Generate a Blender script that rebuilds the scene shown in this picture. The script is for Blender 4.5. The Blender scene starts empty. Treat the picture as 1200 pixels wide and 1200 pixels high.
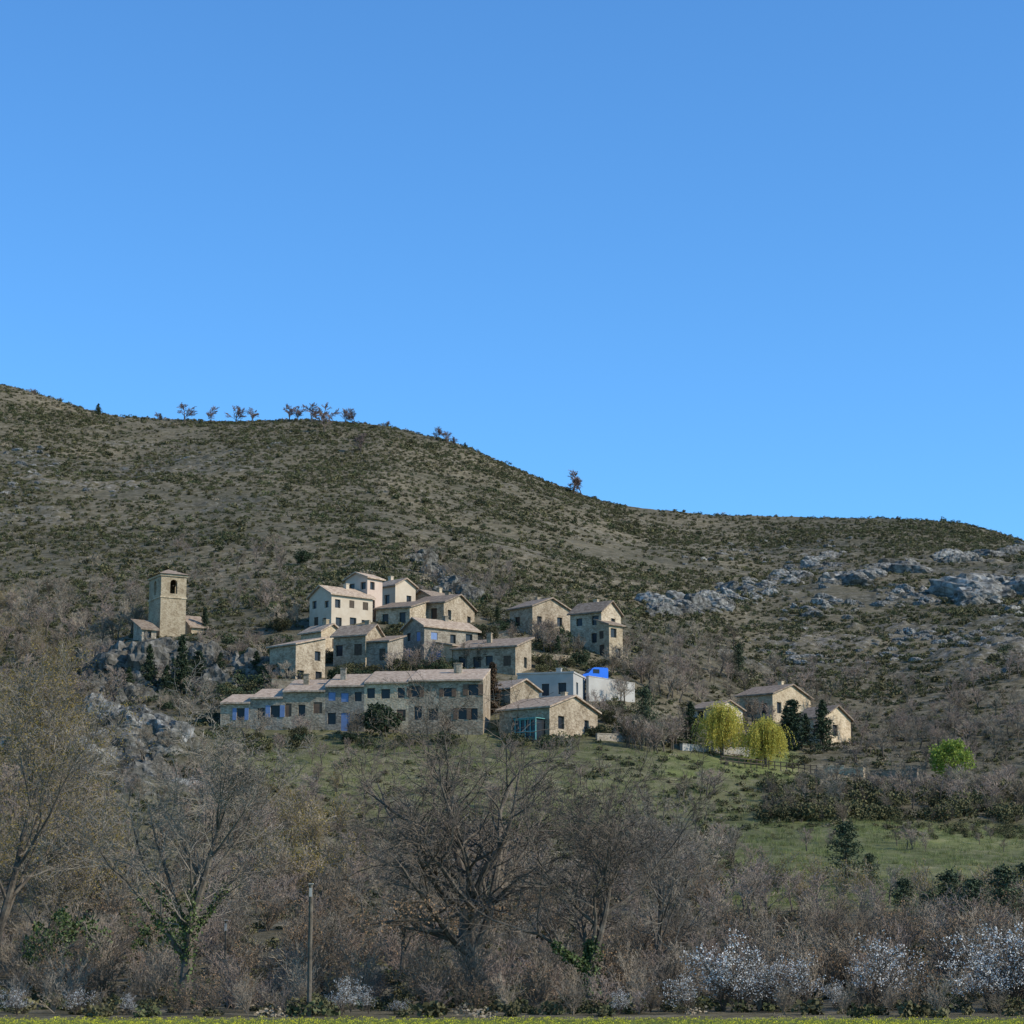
import bpy, math, random, numpy as np
from mathutils import Vector, Matrix, noise as mnoise
rng=np.random.default_rng(7); random.seed(7)
scene=bpy.context.scene
F=600/math.tan(math.radians(12.5)); PITCH=math.radians(10.9); CZ=1.7
cP,sP=math.cos(PITCH),math.sin(PITCH)
def ray(px,py):
    a=(px-600)/F; b=(600-py)/F; den=cP-b*sP
    return a/den,(sP+b*cP)/den
def proj(x,y,z):
    dz=z-CZ; dep=np.maximum(y*cP+dz*sP,1.0); up=-y*sP+dz*cP
    return 600+F*x/dep, 600-F*up/dep
# ---------------------------------------------------------------- noise
def hsh(ix,iy,s):
    v=np.sin(ix*127.1+iy*311.7+s*74.7)*43758.5453
    return v-np.floor(v)
def vnoise(x,y,s=0):
    ix=np.floor(x); iy=np.floor(y); fx=x-ix; fy=y-iy
    fx=fx*fx*(3-2*fx); fy=fy*fy*(3-2*fy)
    a=hsh(ix,iy,s);b=hsh(ix+1,iy,s);c=hsh(ix,iy+1,s);d=hsh(ix+1,iy+1,s)
    return (a*(1-fx)+b*fx)*(1-fy)+(c*(1-fx)+d*fx)*fy
def fbm(x,y,s=0,o=4):
    t=0;a=.5;
    for i in range(o):
        t=t+a*(vnoise(x,y,s+i*3.1)-.5); x=x*2.03+11.3; y=y*2.03+5.7; a*=.5
    return t
def sst(a,b,x):
    t=np.clip((x-a)/(b-a),0,1); return t*t*(3-2*t)
def box(x,a,b,s): return sst(a-s,a+s,x)*(1-sst(b-s,b+s,x))
# ---------------------------------------------------------------- terrain
SKY=[(-400,425),(-150,430),(0,450),(50,462),(115,483),(180,491),(350,489),(450,495),(530,513),(600,541),(660,569),(700,584),(760,596),(830,603),(900,607),(1000,608),(1080,611),(1130,615),(1165,626),(1200,637),(1400,680),(1700,700)]
T={110:[(-400,1085),(1600,1092)],
150:[(-400,1010),(0,1020),(300,1030),(600,1035),(900,1034),(1200,1044),(1600,1050)],
190:[(-400,930),(0,930),(150,925),(300,950),(450,978),(600,985),(750,990),(900,985),(1050,985),(1200,995),(1600,1000)],
205:[(-400,900),(0,905),(60,925),(150,925),(240,930),(300,935),(450,955),(600,960),(750,965),(900,968),(1050,970),(1200,978),(1600,1000)],
215:[(-400,860),(0,850),(60,835),(100,828),(200,838),(250,885),(300,915),(450,935),(600,935),(750,940),(900,952),(1050,955),(1200,962),(1600,970)],
235:[(-400,850),(0,855),(100,838),(200,850),(300,885),(450,895),(600,895),(750,902),(900,925),(1050,930),(1200,938),(1600,945)],
255:[(-400,840),(0,850),(150,848),(270,862),(450,863),(600,863),(700,866),(800,882),(900,900),(1050,915),(1200,915),(1600,920)],
270:[(-400,820),(0,820),(110,830),(150,828),(300,820),(450,810),(600,822),(700,842),(800,868),(900,882),(1050,890),(1200,890),(1600,880)],
282:[(-400,800),(0,805),(110,805),(150,800),(250,800),(300,795),(450,790),(600,800),(700,818),(800,852),(900,870),(1050,880),(1200,872),(1600,870)],
290:[(-400,780),(0,790),(110,782),(150,748),(240,748),(300,775),(450,775),(600,780),(700,798),(800,838),(900,860),(1050,868),(1200,855),(1600,850)],
310:[(-400,750),(0,765),(150,742),(300,742),(420,728),(500,738),(600,750),(700,768),(800,805),(900,836),(1050,842),(1200,822),(1600,820)],
330:[(-400,720),(0,742),(150,728),(300,716),(420,703),(500,710),(600,726),(700,745),(800,778),(900,812),(1050,815),(1200,785),(1600,780)],
400:[(-400,650),(0,680),(150,672),(300,660),(450,655),(600,680),(750,712),(900,742),(1050,742),(1200,728),(1600,740)],
500:[(-400,560),(0,588),(150,590),(300,585),(450,588),(600,622),(750,660),(900,682),(1050,675),(1200,672),(1600,710)],
600:[(-400,480),(0,515),(150,535),(300,530),(450,535),(600,578),(750,625),(900,642),(1050,640),(1200,652),(1600,700)],
700:SKY}
Ds=np.arange(60,1402,2.0); Us=np.linspace(-1.1,1.1,1101)
rows=[];keys=[]
for D0 in (60,66,84):
    keys.append(D0); rows.append(np.zeros_like(Us)+(0 if D0<80 else .3))
for D0 in sorted(T):
    uu=[];zz=[]
    for px,py in T[D0]:
        u,t=ray(px,py); uu.append(u); zz.append(CZ+D0*t)
    keys.append(D0); rows.append(np.interp(Us,uu,zz))
crest=rows[-1]
keys+= [770,900,1402]; rows+=[crest-8,crest-55,crest*0.3]
rows=np.array(rows); keys=np.array(keys,float)
idx=np.clip(np.searchsorted(keys,Ds,side='right')-1,0,len(keys)-2)
tt=((Ds-keys[idx])/(keys[idx+1]-keys[idx]))[:,None]
Z=rows[idx]*(1-tt)+rows[idx+1]*tt
for k in range(7):
    Z[1:-1]=.25*Z[:-2]+.5*Z[1:-1]+.25*Z[2:]
    Z[:,1:-1]=.25*Z[:,:-2]+.5*Z[:,1:-1]+.25*Z[:,2:]
k0=np.where(Ds<66)[0]; Z[k0]=0
DD,UU=np.meshgrid(Ds,Us,indexing='ij'); XX=DD*UU
amp=3.2*sst(340,440,DD); ampm=.9*sst(66,100,DD)*(1-.5*box(DD,240,330,10))
Z=Z+amp*fbm(XX/55,DD/55,1,4)*1.3+ampm*fbm(XX/14,DD/14,5,4)*1.2
def tz(x,y):
    x=np.asarray(x,float); y=np.asarray(y,float)
    yc=np.clip(y,60,1400); u=np.clip(x/yc,-1.09,1.09)
    fi=(yc-60)/2; i=np.clip(np.floor(fi).astype(int),0,len(Ds)-2); fi=fi-i
    fj=(u+1.1)/(Us[1]-Us[0]); j=np.clip(np.floor(fj).astype(int),0,len(Us)-2); fj=fj-j
    return (Z[i,j]*(1-fj)+Z[i,j+1]*fj)*(1-fi)+(Z[i+1,j]*(1-fj)+Z[i+1,j+1]*fj)*fi
MD=np.arange(62,760,.5)
def hit(px,py,dmin=62):
    u,t=ray(px,py); zr=CZ+MD*t; zt=tz(u*MD,MD)
    ok=np.where((zt>zr)&(MD>=dmin))[0]
    D=MD[ok[0]] if len(ok) else 690.
    return float(u*D),float(D),float(tz(u*D,D))
def hits(px,py,dmin=62):
    return np.array([hit(a,b,dmin) for a,b in zip(px,py)])
def dep(x,y,z): return y*cP+(z-CZ)*sP
def at(px,D):   # ground point at column px and distance D
    x=(px-600)/F*D
    for _ in range(3):
        z=float(tz(x,D)); x=(px-600)/F*dep(x,D,z)
    return x,D,float(tz(x,D))
# ---------------------------------------------------------------- mesh utils
def link(o,parent=None):
    scene.collection.objects.link(o)
    if parent: o.parent=parent
    return o
def mesh_np(name,V,groups,mats,smooth=False):
    me=bpy.data.meshes.new(name); V=np.asarray(V,np.float32)
    me.vertices.add(len(V)); me.vertices.foreach_set("co",V.ravel())
    groups=[(np.asarray(f,np.int32),m) for f,m in groups if len(f)]
    nl=sum(f.size for f,m in groups); npy=sum(len(f) for f,m in groups)
    me.loops.add(nl); me.polygons.add(npy)
    me.loops.foreach_set("vertex_index",np.concatenate([f.ravel() for f,m in groups]))
    st=[];o=0;mi=[]
    for f,m in groups:
        k=f.shape[1]; st.append(o+np.arange(len(f))*k); o+=f.size; mi.append(np.full(len(f),m))
    me.polygons.foreach_set("loop_start",np.concatenate(st).astype(np.int32))
    me.polygons.foreach_set("material_index",np.concatenate(mi).astype(np.int32))
    me.polygons.foreach_set("use_smooth",np.full(npy,smooth))
    for m in mats: me.materials.append(m)
    me.update(calc_edges=True); me.validate()
    return me
def tubes(S,k):
    S=np.asarray(S,float); p0=S[:,0:3];p1=S[:,3:6];r0=S[:,6];r1=S[:,7]
    d=p1-p0; d/=np.linalg.norm(d,axis=1)[:,None]+1e-9
    ref=np.where(np.abs(d[:,2:3])<.9,np.array([[0,0,1.]]),np.array([[1.,0,0]]))
    a=np.cross(d,ref); a/=np.linalg.norm(a,axis=1)[:,None]; b=np.cross(d,a)
    n=len(S); V=np.empty((n,2*k,3))
    for i in range(k):
        c,s=math.cos(2*math.pi*i/k),math.sin(2*math.pi*i/k)
        V[:,i]=p0+(a*c+b*s)*r0[:,None]; V[:,k+i]=p1+(a*c+b*s)*r1[:,None]
    base=(np.arange(n)*2*k)[:,None]
    Fs=[np.concatenate([base+i,base+(i+1)%k,base+k+(i+1)%k,base+k+i],axis=1) for i in range(k)]
    return V.reshape(-1,3),np.concatenate(Fs)
def quads(C,size,asp=.6,r=rng,ndir=None):
    C=np.asarray(C,float); n=len(C)
    t=r.normal(size=(n,3)); t/=np.linalg.norm(t,axis=1)[:,None]
    b=r.normal(size=(n,3)); b-=t*(b*t).sum(1)[:,None]; b/=np.linalg.norm(b,axis=1)[:,None]
    s=(size*r.uniform(.6,1.3,n))[:,None]
    V=np.stack([C-t*s,C+b*s*asp,C+t*s,C-b*s*asp],axis=1).reshape(-1,3)
    return V,np.arange(4*n).reshape(n,4)
class Acc:
    def __init__(s): s.V=[];s.G=[];s.n=0
    def add(s,V,Fc,m=0):
        if len(V)==0: return
        s.V.append(V); s.G.append((np.asarray(Fc)+s.n,m)); s.n+=len(V)
    def mesh(s,name,mats,smooth=False): return mesh_np(name,np.concatenate(s.V),s.G,mats,smooth)
# ---------------------------------------------------------------- materials
def mat(name,cols,scale=1.0,rough=.9,bump=0,rand=0.25,bscale=None,det=6,pos=None,spec=.2,trans=0):
    m=bpy.data.materials.new(name); m.use_nodes=True; nt=m.node_tree; N=nt.nodes; L=nt.links
    b=N['Principled BSDF']; b.inputs['Roughness'].default_value=rough
    b.inputs['Specular IOR Level'].default_value=spec
    tc=N.new('ShaderNodeTexCoord'); no=N.new('ShaderNodeTexNoise'); no.inputs['Scale'].default_value=scale; no.inputs['Detail'].default_value=det
    no.inputs['Roughness'].default_value=.65
    L.new(tc.outputs['Object'],no.inputs['Vector'])
    cr=N.new('ShaderNodeValToRGB'); L.new(no.outputs['Fac'],cr.inputs['Fac'])
    e=cr.color_ramp.elements; n=len(cols)
    ps=pos or [ .3+.4*i/(max(n-1,1)) for i in range(n)]
    while len(e)<n: e.new(.5)
    for i in range(n): e[i].position=ps[i]; e[i].color=(*cols[i],1)
    out=cr.outputs['Color']
    if rand:
        oi=N.new('ShaderNodeObjectInfo'); mr=N.new('ShaderNodeMapRange'); mr.inputs['To Min'].default_value=1-rand; mr.inputs['To Max'].default_value=1+rand
        L.new(oi.outputs['Random'],mr.inputs['Value']); vm=N.new('ShaderNodeVectorMath'); vm.operation='SCALE'
        L.new(out,vm.inputs[0]); L.new(mr.outputs['Result'],vm.inputs['Scale']); out=vm.outputs['Vector']
    L.new(out,b.inputs['Base Color'])
    if bump:
        n2=N.new('ShaderNodeTexNoise'); n2.inputs['Scale'].default_value=bscale or scale*2; n2.inputs['Detail'].default_value=6
        L.new(tc.outputs['Object'],n2.inputs['Vector'])
        bp=N.new('ShaderNodeBump'); bp.inputs['Strength'].default_value=.8; bp.inputs['Distance'].default_value=bump
        L.new(n2.outputs['Fac'],bp.inputs['Height']); L.new(bp.outputs['Normal'],b.inputs['Normal'])
    if trans:
        tr=N.new('ShaderNodeBsdfTranslucent'); mx=N.new('ShaderNodeMixShader'); mx.inputs[0].default_value=trans
        L.new(out,tr.inputs['Color']); L.new(b.outputs[0],mx.inputs[1]); L.new(tr.outputs[0],mx.inputs[2]); L.new(mx.outputs[0],N['Material Output'].inputs['Surface'])
    return m
def stone_mat(name,c1,c2,c3,cell=2.6):
    m=bpy.data.materials.new(name); m.use_nodes=True; nt=m.node_tree; N=nt.nodes; L=nt.links
    b=N['Principled BSDF']; b.inputs['Roughness'].default_value=.95; b.inputs['Specular IOR Level'].default_value=.15
    tc=N.new('ShaderNodeTexCoord'); mp=N.new('ShaderNodeMapping'); mp.inputs['Scale'].default_value=(1,1,1.7)
    L.new(tc.outputs['Object'],mp.inputs['Vector'])
    vo=N.new('ShaderNodeTexVoronoi'); vo.inputs['Scale'].default_value=cell; L.new(mp.outputs[0],vo.inputs['Vector'])
    no=N.new('ShaderNodeTexNoise'); no.inputs['Scale'].default_value=.7; no.inputs['Detail'].default_value=9; no.inputs['Roughness'].default_value=.7; L.new(tc.outputs['Object'],no.inputs['Vector'])
    sp=N.new('ShaderNodeSeparateColor'); L.new(vo.outputs['Color'],sp.inputs[0])
    ma=N.new('ShaderNodeMath'); ma.operation='MULTIPLY_ADD'; L.new(sp.outputs[0],ma.inputs[0]); ma.inputs[1].default_value=.24
    L.new(no.outputs['Fac'],ma.inputs[2])
    cr=N.new('ShaderNodeValToRGB'); e=cr.color_ramp.elements; e.new(.5)
    for i,(p,c) in enumerate(((.44,c1),(.62,c2),(.8,c3))): e[i].position=p; e[i].color=(*c,1)
    oi=N.new('ShaderNodeObjectInfo'); mr=N.new('ShaderNodeMapRange'); mr.inputs['To Min'].default_value=.75; mr.inputs['To Max'].default_value=1.2
    L.new(oi.outputs['Random'],mr.inputs['Value']); vm=N.new('ShaderNodeVectorMath'); vm.operation='SCALE'
    L.new(ma.outputs[0],cr.inputs['Fac']); L.new(cr.outputs[0],vm.inputs[0]); L.new(mr.outputs['Result'],vm.inputs['Scale']); L.new(vm.outputs['Vector'],b.inputs['Base Color'])
    bp=N.new('ShaderNodeBump'); bp.inputs['Distance'].default_value=.04; bp.inputs['Strength'].default_value=.6
    L.new(vo.outputs['Distance'],bp.inputs['Height']); L.new(bp.outputs[0],b.inputs['Normal'])
    return m
M_stone=stone_mat('rubble_stone',(.18,.135,.087),(.3,.235,.16),(.41,.335,.24),4)
M_stoneg=stone_mat('grey_stone',(.18,.148,.11),(.285,.24,.18),(.38,.33,.26),4)
M_tan=stone_mat('tan_stone',(.28,.207,.127),(.4,.31,.2),(.5,.4,.272),4)
M_cream=mat('cream_render',[(.42,.33,.235),(.54,.45,.34)],.6,.9,.01,0)
M_pink=mat('pink_render',[(.44,.32,.245),(.53,.41,.32)],.6,.9,.01,0)
M_grey=mat('grey_render',[(.31,.285,.25),(.4,.375,.33)],.5,.9,.01,0)
M_roof=mat('canal_tiles',[(.2,.135,.09),(.36,.265,.185),(.5,.39,.285)],2.2,.9,.05,.12,bscale=4)
M_roofd=mat('old_tiles',[(.12,.085,.058),(.23,.17,.12),(.33,.26,.19)],2.2,.9,.05,.15,bscale=4)
M_glass=mat('window_glass',[(.01,.012,.015),(.025,.028,.03)],1,.3,0,0,spec=.3)
M_wood=mat('dark_wood',[(.05,.035,.025),(.1,.075,.05)],3,.8,.01,0)
M_blue=mat('blue_paint',[(.12,.17,.3),(.16,.23,.37)],3,.6,0,0)
M_white=mat('white_paint',[(.6,.6,.58),(.75,.75,.73)],2,.6,0,0)
M_brownsh=mat('brown_shutter',[(.1,.06,.04),(.16,.1,.06)],3,.7,0,0)
M_teal=mat('teal_paint',[(.10,.26,.24),(.14,.33,.3)],3,.6,0,0)
M_bluebody=mat('blue_bodywork',[(.01,.12,.6),(.015,.16,.7)],1,.35,0,0,spec=.5)
M_tyre=mat('tyre',[(.02,.02,.02),(.03,.03,.03)],5,.9,0,0)
M_bark=mat('bark',[(.045,.036,.027),(.1,.081,.06),(.16,.135,.102)],4,.95,.02,.12,bscale=14)
M_twig=mat('twigs',[(.19,.15,.105),(.3,.245,.18)],1,.95,0,.25)
M_fgtwig=mat('tree_twigs',[(.08,.062,.045),(.15,.12,.09)],1,.95,0,.1)
M_fgtwig2=mat('grey_tree_twigs',[(.15,.125,.096),(.24,.205,.16)],1,.95,0,.1)
M_twigd=mat('dark_twigs',[(.11,.085,.058),(.19,.15,.107)],1,.95,0,.25)
M_twigp=mat('pinkish_twigs',[(.19,.14,.108),(.3,.23,.18)],1,.95,0,.2)
M_twigr=mat('ridge_twigs',[(.13,.09,.075),(.22,.16,.135)],1,.95,0,.2)
M_dryleaf=mat('dry_leaves',[(.17,.10,.05),(.28,.18,.10)],2,.9,0,.1)
M_bud=mat('spring_buds',[(.2,.145,.035),(.34,.24,.06)],2,.8,0,.2,trans=.25)
M_ivy=mat('ivy',[(.035,.055,.014),(.1,.13,.035)],2,.6,0,.1,spec=.3)
M_ever=mat('evergreen_needles',[(.025,.038,.018),(.06,.076,.034)],1.5,.8,0,.2)
M_cyp=mat('cypress_foliage',[(.022,.038,.022),(.05,.07,.034)],1.5,.8,0,.2)
M_pine=mat('pine_needles',[(.04,.055,.028),(.085,.10,.05)],1.5,.8,0,.2)
M_brownc=mat('russet_conifer_foliage',[(.06,.035,.02),(.12,.075,.04)],1.5,.8,0,.1)
M_yel=mat('yellow_leaves',[(.38,.33,.055),(.58,.5,.11)],1.2,.8,0,.1,trans=.35)
M_lime=mat('lime_leaves',[(.15,.2,.035),(.27,.33,.06)],1.2,.8,0,.1,trans=.3)
M_olive=mat('garrigue_leaves',[(.07,.064,.028),(.135,.12,.055)],1,.9,0,.4)
M_olive2=mat('boxwood_leaves',[(.043,.049,.021),(.088,.093,.038)],1,.9,0,.35)
M_dry=mat('dry_scrub',[(.17,.135,.09),(.26,.21,.145)],1,.9,0,.25)
M_hedge=mat('hedge_leaves',[(.05,.05,.022),(.115,.104,.045)],1,.9,0,.35)
M_bloss=mat('blossom',[(.62,.6,.55),(.78,.77,.73)],2,.8,0,.1,trans=.3)
M_grass=mat('grass_blades',[(.12,.14,.045),(.2,.21,.075)],1,.9,0,.3,trans=.2)
M_flower=mat('yellow_flowers',[(.5,.46,.02),(.65,.58,.03)],3,.8,0,.1)
M_rock=mat('limestone',[(.05,.046,.037),(.145,.134,.115),(.28,.265,.235)],2.6,.95,.2,.3,bscale=4,det=12,pos=[.38,.5,.64])
M_rockd=mat('shadow_limestone',[(.035,.032,.025),(.095,.087,.07),(.19,.175,.15)],2,.95,.2,.25,bscale=4,det=12,pos=[.36,.5,.64])  # darker limestone copy: shadow of crag and knoll put into the colour
# ---------------------------------------------------------------- terrain mesh
ys=np.concatenate([np.arange(-60,60,8.),np.arange(60,120,.8),np.arange(120,340,1.0),np.arange(340,725,1.3),np.arange(725,1400,22)])
ui=np.arange(-.28,.2801,.0009); uo=np.linspace(.285,1.08,40)
us=np.concatenate([-uo[::-1],ui,uo])
Yg,Ug=np.meshgrid(ys,us,indexing='ij'); Xg=Ug*np.maximum(Yg,60)
Zg=tz(Xg,Yg)
fine=.35*sst(66,90,Yg)
rockm=np.zeros_like(Zg)
PX,PY=proj(Xg,np.maximum(Yg,1),Zg)
nzb=fbm(Xg/26,Yg/16,21,5)
rockm=np.maximum(rockm,box(PX,760,1260,40)*box(PY,640,790,22)*(Yg>330)*sst(.02,.15,nzb)*.85)
rockm=np.maximum(rockm,box(PX,-300,330,60)*box(PY,505,640,22)*(Yg>330)*sst(.05,.17,nzb)*.65)
rockm=np.maximum(rockm,box(PX,360,760,60)*(Yg>330)*sst(.1,.2,nzb)*.4)
rockm=np.maximum(rockm,box(PX,20,250,20)*box(PY,820,935,10)*(Yg>185)*(Yg<232)*.9)
rockm=np.maximum(rockm,box(PX,100,330,20)*box(PY,748,835,10)*(Yg>250)*(Yg<300)*.5)
Zg=Zg+fine*fbm(Xg/2.5,Yg/2.5,9,3)*1.2+rockm*(fbm(Xg/3,Yg/3,17,3)*2.6+np.abs(fbm(Xg/6,Yg/2.2,27,3))*3.0)
g1=box(PX,835,1700,25)*box(Yg,128,212,6)*.75
g2=box(PX,270,940,30)*box(Yg,200,262,6)*.4
g3=box(PX,775,935,10)*box(PY,880,913,5)*(Yg>225)*(Yg<275)
g4=box(PX,0,700,60)*box(Yg,120,200,10)*.18
grass=np.clip(np.maximum.reduce([g1,g2,g3*1.0,g4])*(.9+1.4*fbm(Xg/9,Yg/9,55,3)),0,1)
field=(Yg<64.2)*1.0
nr,nc=Yg.shape
V=np.stack([Xg,Yg,Zg],-1).reshape(-1,3)
ii=np.arange(nr-1)[:,None]*nc+np.arange(nc-1)[None]
Fq=np.stack([ii,ii+1,ii+nc+1,ii+nc],-1).reshape(-1,4)
mt=bpy.data.materials.new('hillside_ground'); mt.use_nodes=True; N=mt.node_tree.nodes; L=mt.node_tree.links
b=N['Principled BSDF']; b.inputs['Roughness'].default_value=.95; b.inputs['Specular IOR Level'].default_value=.1
tc=N.new('ShaderNodeTexCoord')
def nz(sc,det=6,ro=.6):
    n=N.new('ShaderNodeTexNoise'); n.inputs['Scale'].default_value=sc; n.inputs['Detail'].default_value=det; n.inputs['Roughness'].default_value=ro; L.new(tc.outputs['Object'],n.inputs['Vector']); return n
def ramp(src,ps):
    r=N.new('ShaderNodeValToRGB'); e=r.color_ramp.elements
    while len(e)<len(ps): e.new(.5)
    for i,(p,c) in enumerate(ps): e[i].position=p; e[i].color=(*c,1)
    L.new(src,r.inputs['Fac']); return r
def mixc(f,a,b2):
    m=N.new('ShaderNodeMix'); m.data_type='RGBA'; L.new(f,m.inputs[0]); L.new(a,m.inputs[6]); L.new(b2,m.inputs[7]); return m.outputs[2]
at_=N.new('ShaderNodeAttribute'); at_.attribute_name='zone'; sep=N.new('ShaderNodeSeparateColor'); L.new(at_.outputs['Color'],sep.inputs[0])
scrub=ramp(nz(.5,10,.75).outputs['Fac'],[(.35,(.062,.054,.031)),(.5,(.125,.107,.067)),(.66,(.22,.19,.14))])
grs=ramp(nz(.25,10,.7).outputs['Fac'],[(.3,(.085,.105,.03)),(.52,(.155,.17,.058)),(.7,(.24,.225,.105))])
rck=ramp(nz(.9,10,.75).outputs['Fac'],[(.42,(.05,.046,.034)),(.52,(.13,.12,.1)),(.64,(.29,.275,.24))])
fld=ramp(nz(3,8,.7).outputs['Fac'],[(.35,(.12,.18,.03)),(.5,(.2,.24,.03)),(.65,(.36,.35,.03))])
big=ramp(nz(.022,6,.6).outputs['Fac'],[(.35,(.68,.7,.67)),(.65,(1.22,1.17,1.12))])
c=mixc(sep.outputs[0],scrub.outputs[0],grs.outputs[0])
rm=N.new('ShaderNodeMath'); rm.operation='MULTIPLY'; 
rr=ramp(nz(.5,8,.7).outputs['Fac'],[(.42,(0.1,)*3),(.55,(1,)*3)]); L.new(rr.outputs[0],rm.inputs[0]); L.new(sep.outputs[1],rm.inputs[1])
c=mixc(rm.outputs[0],c,rck.outputs[0]); c=mixc(sep.outputs[2],c,fld.outputs[0])
mu=N.new('ShaderNodeMix'); mu.data_type='RGBA'; mu.blend_type='MULTIPLY'; mu.inputs[0].default_value=1; L.new(c,mu.inputs[6]); L.new(big.outputs[0],mu.inputs[7])
L.new(mu.outputs[2],b.inputs['Base Color'])
bp=N.new('ShaderNodeBump'); bp.inputs['Distance'].default_value=.35; bp.inputs['Strength'].default_value=.8; L.new(nz(.9,10,.75).outputs['Fac'],bp.inputs['Height']); L.new(bp.outputs[0],b.inputs['Normal'])
me=mesh_np('hillside_terrain',V,[(Fq,0)],[mt],True)
ca=me.color_attributes.new('zone','FLOAT_COLOR','POINT')
ca.data.foreach_set('color',np.stack([grass,rockm,field,np.ones_like(grass)],-1).astype(np.float32).ravel())
link(bpy.data.objects.new('hillside_terrain',me))
# ---------------------------------------------------------------- tree growers
def unit(v):
    l=math.sqrt(v[0]**2+v[1]**2+v[2]**2)+1e-9; return (v[0]/l,v[1]/l,v[2]/l)
def grow(R,H,trunk,r0,counts,ratios,angs,up,wig,starts,nseg=(6,6,5,4,3),lean=(0,0),taper=.75,rr=.5,clean=.25):
    segs=[];tips=[]
    st=[((0,0,0),unit((lean[0],lean[1],1)),H*trunk,r0,0)]
    g=R.gauss
    while st:
        p,d,Ln,r,l=st.pop(); ns=nseg[l]; ra=r
        for i in range(ns):
            w=wig[l]; d=unit((d[0]+g(0,w),d[1]+g(0,w),d[2]+g(0,w)+up[l]))
            q=(p[0]+d[0]*Ln/ns,p[1]+d[1]*Ln/ns,p[2]+d[2]*Ln/ns)
            rb=r*(1-taper*(i+1)/ns); segs.append((*p,*q,ra,rb)); 
            f=(i+1)/ns
            if l<len(counts) and f>starts[l]:
                c=counts[l]/(ns*(1-starts[l])); n=int(c)+(R.random()<c-int(c))
                for _ in range(n):
                    a=math.radians(angs[l]*R.uniform(.6,1.3)); 
                    v=unit((g(0,1),g(0,1),g(0,1))); dt=v[0]*d[0]+v[1]*d[1]+v[2]*d[2]
                    v=unit((v[0]-dt*d[0],v[1]-dt*d[1],v[2]-dt*d[2]))
                    nd=(d[0]*math.cos(a)+v[0]*math.sin(a),d[1]*math.cos(a)+v[1]*math.sin(a),d[2]*math.cos(a)+v[2]*math.sin(a))
                    if nd[2]<-.25 and l<2: nd=(nd[0],nd[1],-nd[2])
                    st.append((q,unit(nd),Ln*ratios[l]*R.uniform(.65,1.2)*(1-.35*(f-starts[l])),max(rb*rr,ra*.3),l+1))
            p=q; ra=rb
        if l>=len(counts)-1: tips.append(p)
    return np.array(segs),np.array(tips)
def tree_acc(segs,thick,m0=0,m1=1,k0=6,acc=None):
    acc=acc or Acc(); big=segs[:,6]>thick
    if big.any(): V,f=tubes(segs[big],k0); acc.add(V,f,m0)
    V,f=tubes(segs[~big],3); acc.add(V,f,m1); return acc
def tobj(name,me,x,y,z,s=1,rz=0):
    o=bpy.data.objects.new(name,me); o.location=(x,y,z); o.rotation_euler=(0,0,rz)
    o.scale=(s,s,s) if not hasattr(s,'__len__') else s
    return link(o)
def bare_mesh(seed,tw,rmin=.0035,dens=1.0,n2=7,n3=5):
    R=random.Random(seed)
    s,t=grow(R,1,.62,.03,(9*dens,n2,n3),(.62,.6,.55),(42,42,42),(.02,.05,.05,.04),(.07,.12,.16,.2),(.22,.2,.15),nseg=(6,5,4,3))
    s[:,6:]=np.maximum(s[:,6:],rmin); h=s[:,5].max(); s[:,:6]/=h
    return tree_acc(s,.012,0,1,5).mesh('bare_tree_mesh',[M_bark,tw])
def brush_mesh(seed,tw,leaf=None,nl=0,ls=.03,top=False):
    R=random.Random(seed); A=Acc(); tips=[]
    for i in range(10):
        a=R.uniform(0,6.28); l=R.uniform(.1,.8)
        s,t=grow(R,R.uniform(.6,1),1,.011,(7,5),(.5,.5),(38,40),(.05,.05,.04),(.1,.15,.2),(.1,.1),nseg=(5,3,2),lean=(l*math.cos(a),l*math.sin(a)))
        s[:,6:]=np.maximum(s[:,6:],.0042); tree_acc(s,.5,0,0,3,A); tips.append(t)
    t=np.concatenate(tips)
    if leaf:
        if top: t=t[t[:,2]>.35]
        pk=t[rng.integers(0,len(t),nl)]+rng.normal(size=(nl,3))*.03; V,f=quads(pk,ls); A.add(V,f,1)
    return A.mesh('brush_mesh',[tw]+([leaf] if leaf else []))
def shrub_mesh(seed,m,n=110,sz=.17,flat=.8):
    r=np.random.default_rng(seed); A=Acc()
    c=r.normal(size=(5,3))*np.array([.42,.42,.12])+np.array([0,0,.35])
    P=[]
    for i in range(5):
        v=r.normal(size=(n//5,3)); v/=np.linalg.norm(v,axis=1)[:,None]; P.append(c[i]+v*r.uniform(.35,.6)*r.uniform(.7,1.05,(n//5,1))*np.array([1,1,flat]))
    P=np.concatenate(P); P[:,2]=np.abs(P[:,2]); V,f=quads(P,sz,.75,r); A.add(V,f,0)
    return A.mesh('shrub_mesh',[m])
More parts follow.
